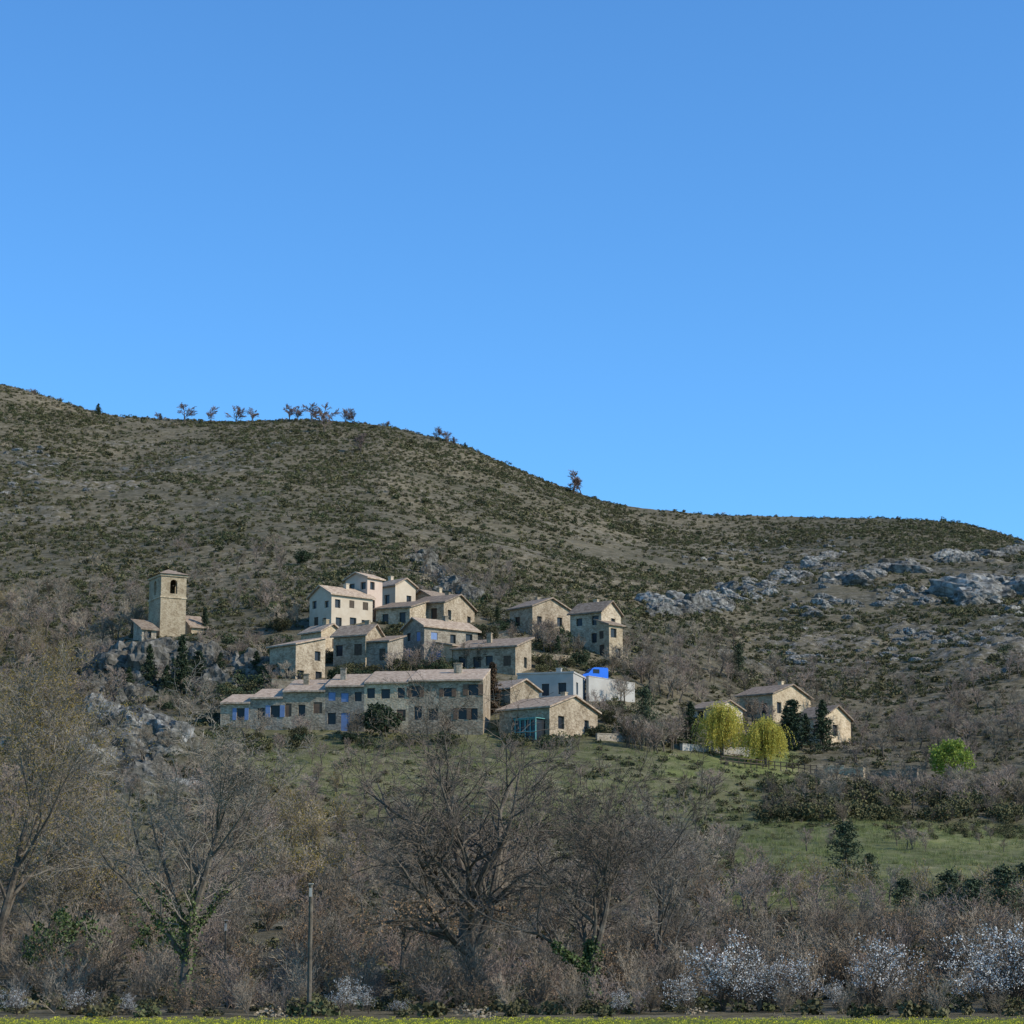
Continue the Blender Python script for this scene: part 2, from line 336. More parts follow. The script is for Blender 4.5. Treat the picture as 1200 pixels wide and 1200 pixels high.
def clump_tree(seed,m,H=1,R0=.45,zc=.58,zr=.42,n=34,per=90,sz=.022,trunk=True,cr=.13):
    r=np.random.default_rng(seed); A=Acc(); P=[]
    R=random.Random(seed)
    s,t=grow(R,1,.75,.03,(8,5),(.5,.5),(45,45),(.03,.05,.05),(.06,.1,.1),(.2,.1),nseg=(6,4,3))
    k=(s[:,3]**2+s[:,4]**2)<(R0*.85)**2; V,f=tubes(s[k],5); A.add(V,f,1)
    for i in range(n):
        v=r.normal(size=3); v/=np.linalg.norm(v); rad=r.uniform(.35,1)**.6
        c=np.array([v[0]*R0*rad*.85,v[1]*R0*rad*.85,zc+v[2]*zr*rad*.85]); q=r.normal(size=(per,3)); q/=np.linalg.norm(q,axis=1)[:,None]
        P.append(c+q*cr*r.uniform(.6,1.25)*r.uniform(.5,1.1,(per,1)))
    P=np.concatenate(P); V,f=quads(P,sz,.7,r); A.add(V,f,0); return A.mesh('crown_mesh',[m,M_bark])
def conifer_mesh(seed,m,R0=.28,n=120,sz=.02,pw=.8,z0=.08,droop=.25,jit=.018):
    r=np.random.default_rng(seed); A=Acc(); P=[]
    V,f=tubes(np.array([[0,0,0,0,0,.95,.022,.004]]),6); A.add(V,f,1); S=[]
    for i in range(n):
        h=z0+(1-z0)*r.random()**.9; a=r.random()*6.283; L=R0*(1-h)**pw*r.uniform(.45,1.25)+.015
        tt=r.random((26,1))**.7; d=np.array([math.cos(a),math.sin(a),-droop*.5+ .35*h])
        p=np.array([0,0,h*.97])+d*L*tt+r.normal(size=(26,3))*np.array([jit,jit,jit*.8]); P.append(p); e=np.array([0,0,h*.97])+d*L*.9
        S.append([0,0,h*.97,*e,.004,.0015])
    V,f=tubes(np.array(S),3); A.add(V,f,1)
    V,f=quads(np.concatenate(P),sz,.45,r); A.add(V,f,0); return A.mesh('conifer_mesh',[m,M_bark])
def willow_mesh(seed,m):
    r=np.random.default_rng(seed); A=Acc()
    S=[[0,0,0,.01,0,.35,.04,.03]]; P=[]
    heads=[]
    for i in range(26):
        a=r.random()*6.28; rad=r.uniform(.0,.40); hz=.9-1.3*rad*rad*r.uniform(.3,2.2)+r.normal()*.08; e=np.array([rad*math.cos(a),rad*math.sin(a),hz]); heads.append(e)
        S.append([.01,0,.33,*(e*.6+np.array([0,0,.16])),.018,.01]); S.append([*(e*.6+np.array([0,0,.16])),*e,.01,.004])
    V,f=tubes(np.array(S),5); A.add(V,f,1)
    for e in heads:
        for j in range(20):
            o=r.normal(size=3)*np.array([.06,.06,.045]); L=r.uniform(.1,.85)*e[2]; k=max(2,int(L/.014)); q=np.linspace(0,1,k)[:,None]
            w=o[:2]*1.2+e[:2]*.2
            P.append(e+o+np.concatenate([np.sqrt(q)*w[0],np.sqrt(q)*w[1],-q*L],1)+r.normal(size=(k,3))*.011)
    P=np.concatenate(P); P=P[P[:,2]>.03]; V,f=quads(P,.018,.5,r); A.add(V,f,0); return A.mesh('willow_mesh',[m,M_bark])
# ---------------------------------------------------------------- instancing
def coll(name,meshes):
    c=bpy.data.collections.new(name)
    for i,m in enumerate(meshes):
        c.objects.link(bpy.data.objects.new(name+'_part_%02d'%i,m))
    return c,len(meshes)
def scatter(name,cn,P,scl,seed=0,zs=None,tilt=.08,sink=0,yaw=None):
    c,n=cn; P=np.array(P,float); r=np.random.default_rng(seed); k=len(P)
    if k==0: return
    P=P.copy(); scl=np.asarray(scl,float); P[:,2]-=sink*scl
    me=bpy.data.meshes.new(name); me.vertices.add(k); me.vertices.foreach_set('co',P.astype(np.float32).ravel())
    S=np.stack([scl*r.uniform(.8,1.25,k),scl*r.uniform(.8,1.25,k),scl*(zs if zs is not None else 1)*r.uniform(.85,1.15,k)],1)
    Ro=np.stack([r.normal(size=k)*tilt,r.normal(size=k)*tilt,r.random(k)*6.283 if yaw is None else r.normal(size=k)*yaw],1)
    a=me.attributes.new('scl','FLOAT_VECTOR','POINT'); a.data.foreach_set('vector',S.astype(np.float32).ravel())
    a=me.attributes.new('rot','FLOAT_VECTOR','POINT'); a.data.foreach_set('vector',Ro.astype(np.float32).ravel())
    a=me.attributes.new('pick','INT','POINT'); a.data.foreach_set('value',r.integers(0,n,k).astype(np.int32))
    o=link(bpy.data.objects.new(name,me))
    ng=bpy.data.node_groups.new(name+'_scatter','GeometryNodeTree')
    ng.interface.new_socket('Geometry',in_out='INPUT',socket_type='NodeSocketGeometry'); ng.interface.new_socket('Geometry',in_out='OUTPUT',socket_type='NodeSocketGeometry')
    N=ng.nodes;L=ng.links; gi=N.new('NodeGroupInput'); go=N.new('NodeGroupOutput')
    ci=N.new('GeometryNodeCollectionInfo'); ci.inputs['Collection'].default_value=c; ci.inputs['Separate Children'].default_value=True; ci.inputs['Reset Children'].default_value=True
    ip=N.new('GeometryNodeInstanceOnPoints'); ip.inputs['Pick Instance'].default_value=True
    def na(nm,t):
        q=N.new('GeometryNodeInputNamedAttribute'); q.data_type=t; q.inputs['Name'].default_value=nm
        return [s for s in q.outputs if s.enabled and s.name=='Attribute'][0]
    L.new(gi.outputs[0],ip.inputs['Points']); L.new(ci.outputs[0],ip.inputs['Instance'])
    L.new(na('pick','INT'),ip.inputs['Instance Index']); L.new(na('rot','FLOAT_VECTOR'),ip.inputs['Rotation']); L.new(na('scl','FLOAT_VECTOR'),ip.inputs['Scale'])
    L.new(ip.outputs[0],go.inputs[0])
    md=o.modifiers.new('scatter','NODES'); md.node_group=ng
    return o
def world_pts(n,d0,d1,umax=.3,seed=0):
    r=np.random.default_rng(seed); D=np.sqrt(r.uniform(d0*d0,d1*d1,n)); u=r.uniform(-umax,umax,n); x=u*D; z=tz(x,D)
    px,py=proj(x,D,z); return np.stack([x,D,z],1),px,py,r
def region(n,x0,x1,y0,y1,seed=0,dmin=62):
    r=np.random.default_rng(seed); return hits(r.uniform(x0,x1,n),r.uniform(y0,y1,n),dmin)
C_shr=coll('garrigue',[shrub_mesh(1,M_olive),shrub_mesh(2,M_olive),shrub_mesh(3,M_olive2),shrub_mesh(4,M_olive),shrub_mesh(5,M_dry,80,.13),shrub_mesh(6,M_olive2,100,.15)])
C_hedge=coll('hedge',[shrub_mesh(11,M_hedge,500,.07),shrub_mesh(12,M_hedge,500,.07),shrub_mesh(13,M_hedge,500,.07),brush_mesh(3,M_twigd)])
C_ever=coll('evergreen',[shrub_mesh(14,M_ever,500,.07),shrub_mesh(15,M_hedge,500,.07),shrub_mesh(16,M_ever,500,.07)])
C_bare=coll('bare',[bare_mesh(1,M_twig),bare_mesh(2,M_twig),bare_mesh(3,M_twigp),bare_mesh(4,M_twigd),bare_mesh(5,M_twigp)])
C_brush=coll('brush',[brush_mesh(1,M_twigd),brush_mesh(2,M_twig),brush_mesh(4,M_twig),brush_mesh(5,M_twigp),brush_mesh(6,M_twigd,M_dryleaf,500,.022)])
C_bud=coll('budding',[brush_mesh(7,M_twig,M_bud,900,.018),brush_mesh(8,M_twig,M_bud,900,.018)])
C_blos=coll('blossoming',[brush_mesh(9,M_fgtwig,M_bloss,1500,.016,True),brush_mesh(10,M_fgtwig,M_bloss,1100,.016,True),brush_mesh(12,M_fgtwig,M_bloss,1900,.015,True)])
# ---- rocks : faceted, bedded limestone blocks
def rock_mesh(seed,m):
    import bmesh
    rr=np.random.default_rng(seed); bm=bmesh.new(); bmesh.ops.create_icosphere(bm,subdivisions=4,radius=1); off=Vector((seed*13.7,seed*5.1,seed*3.3))
    nn=rr.normal(size=(13,3)); nn[:,2]*=.7; nn/=np.linalg.norm(nn,axis=1)[:,None]; hh=rr.uniform(.55,.95,13)
    n2=rr.normal(size=(9,3)); n2/=np.linalg.norm(n2,axis=1)[:,None]; h2=rr.uniform(.45,.8,9); c2=rr.normal(size=3)*np.array([.25,.2,.1])
    for v in bm.verts:
        d=np.array(v.co); dn=nn@d; t=(hh/np.maximum(dn,1e-3)).min(); dn2=n2@d; t2=((h2+n2@c2)/np.maximum(dn2,1e-3)).min()
        t=min(max(t,min(t2,1.15)),1.2)
        p=Vector(d*t); q=p+off; p*=1+.18*mnoise.noise(q*2.2)+.1*mnoise.noise(q*6)
        p.x*=1.45; zq=math.floor(p.z*4+.5)/4; p.z=(p.z*.45+zq*.55)*.85; v.co=p
    me=bpy.data.meshes.new('rock_mesh'); bm.to_mesh(me); bm.free(); me.materials.append(m); return me
C_rock=coll('rocks',[rock_mesh(i,M_rock if i%4 else M_rockd) for i in range(1,9)])
C_rockd=coll('rocksd',[rock_mesh(i,M_rockd) for i in range(9,14)])
C_rockm=coll('rocksm',[rock_mesh(i,M_rock if i%2 else M_rockd) for i in range(14,20)])
pts=[];sc=[]
r=np.random.default_rng(5)
def band(poly,n,sp,a,b,dmin=330):
    poly=np.array(poly,float); L=np.r_[0,np.cumsum(np.linalg.norm(np.diff(poly,axis=0),axis=1))]; t=r.uniform(0,L[-1],n)
    x=np.interp(t,L,poly[:,0])+r.normal(size=n)*sp*1.2; y=np.interp(t,L,poly[:,1])+r.normal(size=n)*sp*.6
    pts.append(hits(x,y,dmin)); sc.append(a+(b-a)*r.random(n)**2)
band([(770,714),(810,714),(870,694),(920,674),(960,662),(985,654)],150,10,.7,2.3)
band([(965,686),(1010,676),(1075,664)],55,4,1.2,3.0)
band([(1100,657),(1150,650),(1200,644),(1240,640)],55,5,1.0,2.6)
band([(1130,702),(1170,694),(1215,690),(1240,700)],70,8,1.8,4.6)
band([(900,720),(1000,705),(1100,695),(1230,720)],120,14,.5,1.4)
band([(1040,750),(1140,745),(1230,740)],90,14,.4,1.1)
band([(850,765),(950,775),(1050,770),(1230,770)],60,14,.4,1.0)
band([(800,660),(880,645),(1000,635)],40,8,.5,1.1)
band([(0,525),(60,545),(0,590)],70,14,.4,1.0)
band([(90,575),(200,545),(330,525)],50,12,.4,.9)
scatter('limestone_outcrop',C_rock,np.concatenate(pts),np.concatenate(sc),3,zs=1.05,tilt=.12,sink=.25,yaw=.5)
pts=[];sc=[]
band([(490,652),(506,666),(528,688),(552,705)],46,5,.8,1.9,330)
band([(120,790),(165,777),(200,774),(245,774),(290,787),(330,797)],70,6,1.1,2.5,262)
band([(120,815),(200,800),(280,800)],50,10,1.0,2.2,262)
scatter('church_crag',C_rockd,np.concatenate(pts),np.concatenate(sc),4,zs=1.3,tilt=.12,sink=.3,yaw=.5)
pts=[];sc=[]
band([(30,865),(60,850),(95,840),(150,846),(195,852),(215,880)],40,8,.9,2.0,195)
band([(50,890),(100,900),(150,910),(200,920)],46,14,.9,2.3,195)
band([(40,875),(110,875),(190,880)],30,10,.8,2.0,195)
scatter('rocky_knoll',C_rockm,np.concatenate(pts),np.concatenate(sc),5,zs=1.2,tilt=.15,sink=.25,yaw=.5)
# ---- hillside scrub
P,px,py,r=world_pts(80000,325,735,.29,11)
keep=(r.random(len(P))<(.55+2.4*np.clip(fbm(P[:,0]/22,P[:,1]/34,31,4)+.05,-.25,.5)))
keep&=~((px>760)&(py>640)&(py<740)&(r.random(len(P))<.2))
P=P[keep]; r2=np.random.default_rng(3)
scatter('garrigue_scrub',C_shr,P,r2.uniform(.26,.7,len(P))*(1+.9*(r2.random(len(P))<.06)),12,zs=1.0)
P,px,py,r=world_pts(8000,200,330,.29,13)
keep=((px>700)|(px<330)|(r.random(len(P))<.4))&~((P[:,1]<262)&(px>270)&(r.random(len(P))<.5))
P=P[keep]; scatter('scrub_vegetation',C_shr,P,np.random.default_rng(4).uniform(.25,.7,len(P)),14,zs=.85)
# ---------------------------------------------------------------- houses
class Part:
    def __init__(s): s.V=[];s.F=[]
    def poly(s,*ps):
        n=len(s.V); s.V+= [tuple(p) for p in ps]; s.F.append(tuple(range(n,n+len(ps))))
    def boxv(s,o,a,b,c):
        o=Vector(o);a=Vector(a);b=Vector(b);c=Vector(c)
        p=[o,o+a,o+a+b,o+b,o+c,o+a+c,o+a+b+c,o+b+c]; n=len(s.V); s.V+=[tuple(q) for q in p]
        for f in ((3,2,1,0),(4,5,6,7),(0,1,5,4),(1,2,6,5),(2,3,7,6),(3,0,4,7)): s.F.append(tuple(n+i for i in f))
    def slab(s,ps,th):
        ps=[Vector(p) for p in ps]; q=[p-Vector((0,0,th)) for p in ps]; k=len(ps)
        s.poly(*ps); s.poly(*q[::-1])
        for i in range(k): s.poly(ps[i],q[i],q[(i+1)%k],ps[(i+1)%k])
    def obj(s,name,m,parent):
        if not s.V: return
        me=bpy.data.meshes.new(name); me.from_pydata(s.V,[],s.F); me.materials.append(m); me.update()
        return link(bpy.data.objects.new(name,me),parent)
def wallop(W,G,S,C,d,n,L,z0,z1,ops,shut):
    C=Vector(C);d=Vector(d);n=Vector(n);up=Vector((0,0,1))
    xs=sorted({0,L,*[o[0] for o in ops],*[o[1] for o in ops]}); zs=sorted({z0,z1,*[o[2] for o in ops],*[o[3] for o in ops]})
    for i in range(len(xs)-1):
        for j in range(len(zs)-1):
            cx=(xs[i]+xs[i+1])/2; cz=(zs[j]+zs[j+1])/2
            if any(o[0]<cx<o[1] and o[2]<cz<o[3] for o in ops): continue
            W.poly(C+d*xs[i]+up*zs[j],C+d*xs[i+1]+up*zs[j],C+d*xs[i+1]+up*zs[j+1],C+d*xs[i]+up*zs[j+1])
    for (a,b2,c,e,k) in ops:
        dp=n*-.3; q=[C+d*a+up*c,C+d*b2+up*c,C+d*b2+up*e,C+d*a+up*e]
        for i in range(4): W.poly(q[i],q[(i+1)%4],q[(i+1)%4]+dp,q[i]+dp)
        G.poly(*[p+n*-.25 for p in q])
        if k=='s':
            w=(b2-a)*.5
            S.boxv(C+d*(a-w-.02)+up*c+n*.003,d*w,up*(e-c),n*.06); S.boxv(C+d*(b2+.02)+up*c+n*.003,d*w,up*(e-c),n*.06)
        elif k=='c':
            S.boxv(C+d*(a+.02)+up*(c+.02)+n*-.12,d*(b2-a-.04),up*(e-c-.04),n*.06)
def autoops(R,L,h,n,kind,door=True,floors=None):
    ops=[]; fl=floors or max(1,int(h/2.3)); 
    if n<=0: return ops
    for f in range(fl):
        zc=h-1.2-(fl-1-f)*2.5 if fl>1 else h*.55
        for i in range(n):
            if R.random()<.15: continue
            w=R.uniform(.8,1.15); hh=R.uniform(1.2,1.5) if f<fl-1 or fl==1 else R.uniform(.9,1.3)
            hh=min(hh,h*.6); x=L*(i+.5)/n+R.uniform(-.3,.3)*L/n*.6
            k=kind if R.random()<.55 else ('c' if R.random()<.3 else '')
            if kind=='c' and R.random()<.4: k=''
            zc2=zc+R.uniform(-.15,.15); c=zc2-hh/2; e=zc2+hh/2
            if f==0 and door and i==n//2 and fl>1: c=.02; e=2.1; k='c'; w=1.0
            a=max(.3,x-w/2); b2=min(L-.3,x+w/2)
            if b2-a<.5 or e>h-.12: continue
            ops.append((a,b2,c,e,k))
    ops.sort(); out=[]
    for o in ops:
        if all(o[0]>=p[1] or o[1]<=p[0] or o[2]>=p[3] or o[3]<=p[2] for p in out): out.append(o)
    return out
def house(name,xl,xc,xr,yb,ye,phi,roof='gs',rise=1.2,wall=M_stone,rf=M_roof,nA=3,nB=1,sh=M_wood,kA='',kB='',chim=1,seed=0,dmin=235,fl=None,LbMin=5,LaMin=4,given=None):
    R=random.Random(seed*7+int(xl)); ph=math.radians(phi)
    dA=Vector((-math.cos(ph),math.sin(ph),0)); dB=Vector((math.sin(ph),math.cos(ph),0)); nAv=-dB; nBv=-dA
    if given: x,y,z,La,Lb,h=given
    else:
        x,y,z=hit(xc,yb,dmin); s=F/dep(x,y,z); u=x/y
        La=(xc-xl)/s/max(.25,(math.cos(ph)+u*math.sin(ph))); Lb=(xr-xc)/s/max(.25,(math.sin(ph)-u*math.cos(ph)))
        La=max(La,LaMin); Lb=max(Lb,LbMin if xr-xc<20 else 2.5); h=(yb-ye)/s
    E=bpy.data.objects.new(name,None); E.location=(x,y,z); link(E)
    W,G,S,RO,CH=Part(),Part(),Part(),Part(),Part(); C=Vector((0,0,0)); up=Vector((0,0,1)); z0=-4.0
    wallop(W,G,S,C,dA,nAv,La,z0,h,autoops(R,La,h,nA,kA,True,fl),sh)
    wallop(W,G,S,C,dB,nBv,Lb,z0,h,autoops(R,Lb,h,nB,kB,False,fl),sh)
    wallop(W,G,S,C+dA*La,dB,dA,Lb,z0,h,[],sh); wallop(W,G,S,C+dB*Lb,dA,dB,La,z0,h,autoops(R,La,h,0,''),sh)
    def P(sx,t,zz): return C+dA*sx+dB*t+up*zz
    o=.35; th=.18; oa=o if not given else .002
    if roof=='gs':
        k=rise/(Lb/2); 
        RO.slab([P(-o,-o,h-o*k+th),P(La+o,-o,h-o*k+th),P(La+o,Lb/2,h+rise+th),P(-o,Lb/2,h+rise+th)],th)
        RO.slab([P(-o,Lb/2,h+rise+th),P(La+o,Lb/2,h+rise+th),P(La+o,Lb+o,h-o*k+th),P(-o,Lb+o,h-o*k+th)],th)
        for sx in (0,La): W.poly(P(sx,0,h),P(sx,Lb,h),P(sx,Lb/2,h+rise))
    elif roof=='gt':
        k=rise/(La/2)
        RO.slab([P(-o,-o,h-o*k+th),P(La/2,-o,h+rise+th),P(La/2,Lb+o,h+rise+th),P(-o,Lb+o,h-o*k+th)],th)
        RO.slab([P(La/2,-o,h+rise+th),P(La+o,-o,h-o*k+th),P(La+o,Lb+o,h-o*k+th),P(La/2,Lb+o,h+rise+th)],th)
        for t in (0,Lb): W.poly(P(0,t,h),P(La,t,h),P(La/2,t,h+rise))
    elif roof=='mt':
        k=rise/Lb
        RO.slab([P(-oa,-o,h-o*k+th),P(La-oa,-o,h-o*k+th),P(La-oa,Lb+o,h+rise+o*k+th),P(-oa,Lb+o,h+rise+o*k+th)] if given else [P(-o,-o,h-o*k+th),P(La+o,-o,h-o*k+th),P(La+o,Lb+o,h+rise+o*k+th),P(-o,Lb+o,h+rise+o*k+th)],th)
        for sx in (0,La): W.poly(P(sx,0,h),P(sx,Lb,h),P(sx,Lb,h+rise))
        W.poly(P(0,Lb,h),P(La,Lb,h),P(La,Lb,h+rise),P(0,Lb,h+rise))
    elif roof=='ms':
        k=rise/La
        RO.slab([P(-o,-o,h-o*k+th),P(La+o,-o,h+rise+o*k+th),P(La+o,Lb+o,h+rise+o*k+th),P(-o,Lb+o,h-o*k+th)],th)
        for t in (0,Lb): W.poly(P(0,t,h),P(La,t,h),P(La,t,h+rise))
        W.poly(P(La,0,h),P(La,Lb,h),P(La,Lb,h+rise),P(La,0,h+rise))
    else:
        RO.slab([P(-.1,-.1,h+.2),P(La+.1,-.1,h+.2),P(La+.1,Lb+.1,h+.2),P(-.1,Lb+.1,h+.2)],.2)
    for i in range(chim):
        cx=La*R.uniform(.15,.85); ct=Lb*R.uniform(.45,.6); zz=h+rise*.75
        CH.boxv(P(cx,ct,zz-.4),dA*.6,dB*.5,up*1.35); CH.boxv(P(cx-.06,ct-.06,zz+.953),dA*.72,dB*.62,up*.09)
    W.obj('walls',wall,E); RO.obj('roof',rf,E); G.obj('windows',M_glass,E); S.obj('shutters',sh,E); CH.obj('chimney',wall,E)
    return E,(x,y,z,La,Lb,h,dA,dB,nAv,nBv)
# lower terrace row : one continuous line of attached houses, eaves stepping down to the left
x0,y0,z0_=hit(566,862,235); phr=6; ph=math.radians(phr); dAr=Vector((-math.cos(ph),math.sin(ph),0)); pos=Vector((x0,y0,0))
specs=[(566,478,797,M_stone,M_brownsh,'s',5,1.9,2),(478,426,800,M_tan,M_brownsh,'c',3,1.9,0),(426,380,804,M_stoneg,M_blue,'c',3,1.9,1),(380,330,810,M_stone,M_brownsh,'c',3,1.8,1),(330,292,818,M_stoneg,M_blue,'s',2,1.5,0),(292,257,824,M_stone,M_blue,'s',2,1.4,0)]
for k,(xr_,xl_,ye,wl,shm,kk,nw,rs_,ch) in enumerate(specs):
    z=float(tz(pos.x,pos.y)); s=F/dep(pos.x,pos.y,z); u=pos.x/pos.y; La=(xr_-xl_)/s/(math.cos(ph)+u*math.sin(ph))
    u1,t1=ray(xr_,ye); ze=CZ+pos.y*t1
    house('stone_row_house',xl_,0,0,0,0,phr,'mt',rs_,wl,M_roof,nw,0,shm,kk,chim=ch,seed=k+50,given=(pos.x,pos.y,z,La,7.0-.3*k,ze-z))
    pos=pos+dAr*La
house('stone_house',568,598,632,832,806,45,'gs',1.1,M_stone,M_roof,1,1,seed=5,chim=0)
house('modern_rendered_house',606,672,687,828,789,15,'flat',0,M_grey,M_grey,3,1,M_wood,'',chim=1,seed=6,fl=1)
E5,i5=house('farmhouse',584,644,702,868,828,38,'gs',1.5,M_stone,M_roof,2,2,M_teal,'',chim=1,seed=7,fl=1)
# middle
house('tower_house',315,346,381,803,755,42,'mt',1.2,M_stone,M_roof,2,2,M_wood,'',chim=0,seed=8)
house('stone_house',352,376,402,768,740,45,'gs',1.0,M_tan,M_roof,1,1,seed=9)
house('stone_house',390,428,440,785,744,24,'gs',1.5,M_stone,M_roofd,2,0,seed=10)
house('stone_house',428,454,466,786,752,20,'mt',1.2,M_stoneg,M_roofd,2,0,seed=44,chim=0)
house('stone_house',472,497,561,776,733,52,'gt',1.2,M_stoneg,M_roof,2,3,M_blue,'','c',chim=1,seed=11)
house('stone_shed',503,530,562,780,757,42,'ms',.8,M_tan,M_roofd,1,1,M_blue,'c',chim=0,seed=45,LbMin=3)
house('stone_house',530,604,623,793,758,22,'mt',1.6,M_stone,M_roofd,4,1,M_wood,'',chim=1,seed=12)
# upper right pair
house('stone_house',597,624,669,746,710,48,'gs',1.4,M_stone,M_roofd,1,2,M_wood,'',chim=1,seed=13)
house('stone_house',668,705,716,768,716,35,'gs',1.6,M_stone,M_roofd,2,1,M_wood,'',chim=1,seed=14)
house('stone_house',700,714,728,773,732,50,'ms',.8,M_tan,M_roofd,1,1,M_wood,'',chim=0,seed=47,LbMin=2.5,LaMin=2.5)
# top
house('cream_house',362,388,437,738,695,50,'gt',1.3,M_cream,M_roof,2,3,M_wood,'',chim=1,seed=15)
house('pink_tower_house',404,430,447,728,676,40,'gt',.8,M_pink,M_roof,2,1,M_wood,'',chim=0,seed=16,LbMin=3)
house('stone_house',446,463,487,722,685,45,'gs',1.0,M_cream,M_roof,1,1,seed=17)
house('stone_house',440,480,492,738,712,24,'mt',1.4,M_stone,M_roofd,2,0,M_wood,'',chim=0,seed=18)
house('stone_house',482,520,557,736,706,26,'gs',1.6,M_stone,M_roofd,2,2,M_wood,'',chim=1,seed=46)
house('stone_house',488,505,541,722,699,45,'gt',1.0,M_tan,M_roofd,1,1,seed=19)
# right group
house('stone_house',863,906,952,848,813,40,'gs',1.5,M_tan,M_roofd,2,2,seed=20)
house('stone_house',935,966,998,873,840,42,'gs',1.5,M_tan,M_roofd,2,1,seed=21,chim=0)
house('stone_house',815,838,871,850,829,45,'gs',1.0,M_cream,M_roofd,1,1,seed=22,chim=0)
# veranda
x,y,z,La,Lb,h,dA,dB,nA_,nB_=i5
Pv=Part();Pg=Part(); up=Vector((0,0,1))
w0=.6;w=2.8
for k in range(5): Pv.boxv(dA*(w0+k*w/4)+nA_*1.6,dA*.12,nA_*.1,up*2.3)
for zz in (0,.9,2.25): Pv.boxv(dA*(w0-.03)+nA_*1.62+up*zz,dA*(w+.16),nA_*.14,up*.12)
Pg.boxv(dA*w0+nA_*.02,dA*w,nA_*1.56,up*2.24)
Pv.boxv(dA*(w0-.1)+nA_*.02+up*2.38,dA*(w+.3),nA_*1.85,up*.08)
Pv.obj('veranda_frame',M_teal,E5); Pg.obj('veranda_glass',M_glass,E5)
# ---- church
def church():
    xc,xl,xr,yb,ye=187,173,217,748,671
    x,y,z=hit(xc,yb,262); s=F/dep(x,y,z); ph=math.radians(62); u=x/y
    dA=Vector((-math.cos(ph),math.sin(ph),0)); dB=Vector((math.sin(ph),math.cos(ph),0)); nA=-dB; nB=-dA; up=Vector((0,0,1))
    La=(xc-xl)/s/(math.cos(ph)+u*math.sin(ph)); Lb=(xr-xc)/s/(math.sin(ph)-u*math.cos(ph)); h=(yb-ye)/s
    E=bpy.data.objects.new('church_bell_tower',None); E.location=(x,y,z); link(E)
    W,G,S,RO,CO,BE=Part(),Part(),Part(),Part(),Part(),Part(); C=Vector((0,0,0))
    bh0,bh1=h-2.5,h-1.15
    def arch(C,d,n,L,has=True):
        cx=L*.5; hw=.48; k=8
        z0=-4.
        a,b2=cx-hw,cx+hw; r=hw
        W.poly(C+d*0+up*z0,C+d*L+up*z0,C+d*L+up*bh0,C+d*0+up*bh0)
        W.poly(C+up*bh0,C+d*a+up*bh0,C+d*a+up*bh1,C+up*bh1); W.poly(C+d*b2+up*bh0,C+d*L+up*bh0,C+d*L+up*bh1,C+d*b2+up*bh1)
        pts=[C+d*(cx-r*math.cos(math.pi*i/k))+up*(bh1+r*math.sin(math.pi*i/k)) for i in range(k+1)]
        top=[C+d*(L*i/k)+up*h for i in range(k+1)]
        for i in range(k): W.poly(pts[i],pts[i+1],top[i+1],top[i])
        W.poly(C+up*bh1,pts[0],top[0]); W.poly(pts[-1],C+d*L+up*bh1,top[-1])
        ring=[C+d*a+up*bh0]+pts+[C+d*b2+up*bh0]
        for i in range(len(ring)): W.poly(ring[i],ring[(i+1)%len(ring)],ring[(i+1)%len(ring)]-n*.55,ring[i]-n*.55)
    arch(C,dA,nA,La); arch(C,dB,nB,Lb); arch(C+dA*La,dB,dA,Lb); arch(C+dB*Lb,dA,dB,La)
    G.boxv(C+dA*.1+dB*.1+up*(bh0-.3),dA*(La-.2),dB*(Lb-.2),up*.2)
    def ringm(zz,o,hh):
        CO.boxv(C-dA*o-dB*o+up*zz,dA*(La+2*o),dB*(o-.003),up*hh); CO.boxv(C-dA*o+dB*(Lb+.003)+up*zz,dA*(La+2*o),dB*(o-.003),up*hh)
        CO.boxv(C-dA*o+up*zz,dA*(o-.003),dB*Lb,up*hh); CO.boxv(C+dA*(La+.003)+up*zz,dA*(o-.003),dB*Lb,up*hh)
    ringm(h-3.1,.1,.18); ringm(h-.28,.16,.25)
    o=.4; ap=C+dA*La/2+dB*Lb/2+up*(h+1.0); c4=[C-dA*o-dB*o+up*h,C+dA*(La+o)-dB*o+up*h,C+dA*(La+o)+dB*(Lb+o)+up*h,C-dA*o+dB*(Lb+o)+up*h]
    for i in range(4): RO.poly(c4[i],c4[(i+1)%4],ap)
    RO.poly(*c4)
    cb=C+dA*La/2+dB*Lb/2+up*(bh0+.2); prof=[(.34,0),(.28,.12),(.22,.35),(.18,.55),(.05,.62)]; k=12
    for j in range(4):
        for i in range(k):
            q=[]
            for (rr,zz),ii in ((prof[j],i),(prof[j],i+1),(prof[j+1],i+1),(prof[j+1],i)):
                t=2*math.pi*ii/k; q.append(cb+Vector((rr*math.cos(t),rr*math.sin(t),zz+.2)))
            BE.poly(*q)
    BE.boxv(C+dA*.1+dB*(Lb/2-.05)+up*(bh0+1.0),dA*(La-.2),dB*.1,up*.12)
    W.obj('walls',M_tan,E);G.obj('belfry_floor',M_wood,E);RO.obj('roof',M_roofd,E);CO.obj('mouldings',M_tan,E);BE.obj('bell',M_wood,E)
    house('church_nave',156,166,176,754,737,55,'ms',1.2,M_stoneg,M_roofd,1,1,chim=0,seed=31,dmin=262,LaMin=2,LbMin=2)
    house('church_chapel',216,224,236,745,734,60,'ms',1.4,M_tan,M_roofd,0,1,chim=0,seed=32,dmin=262,LaMin=2,LbMin=2)
church()
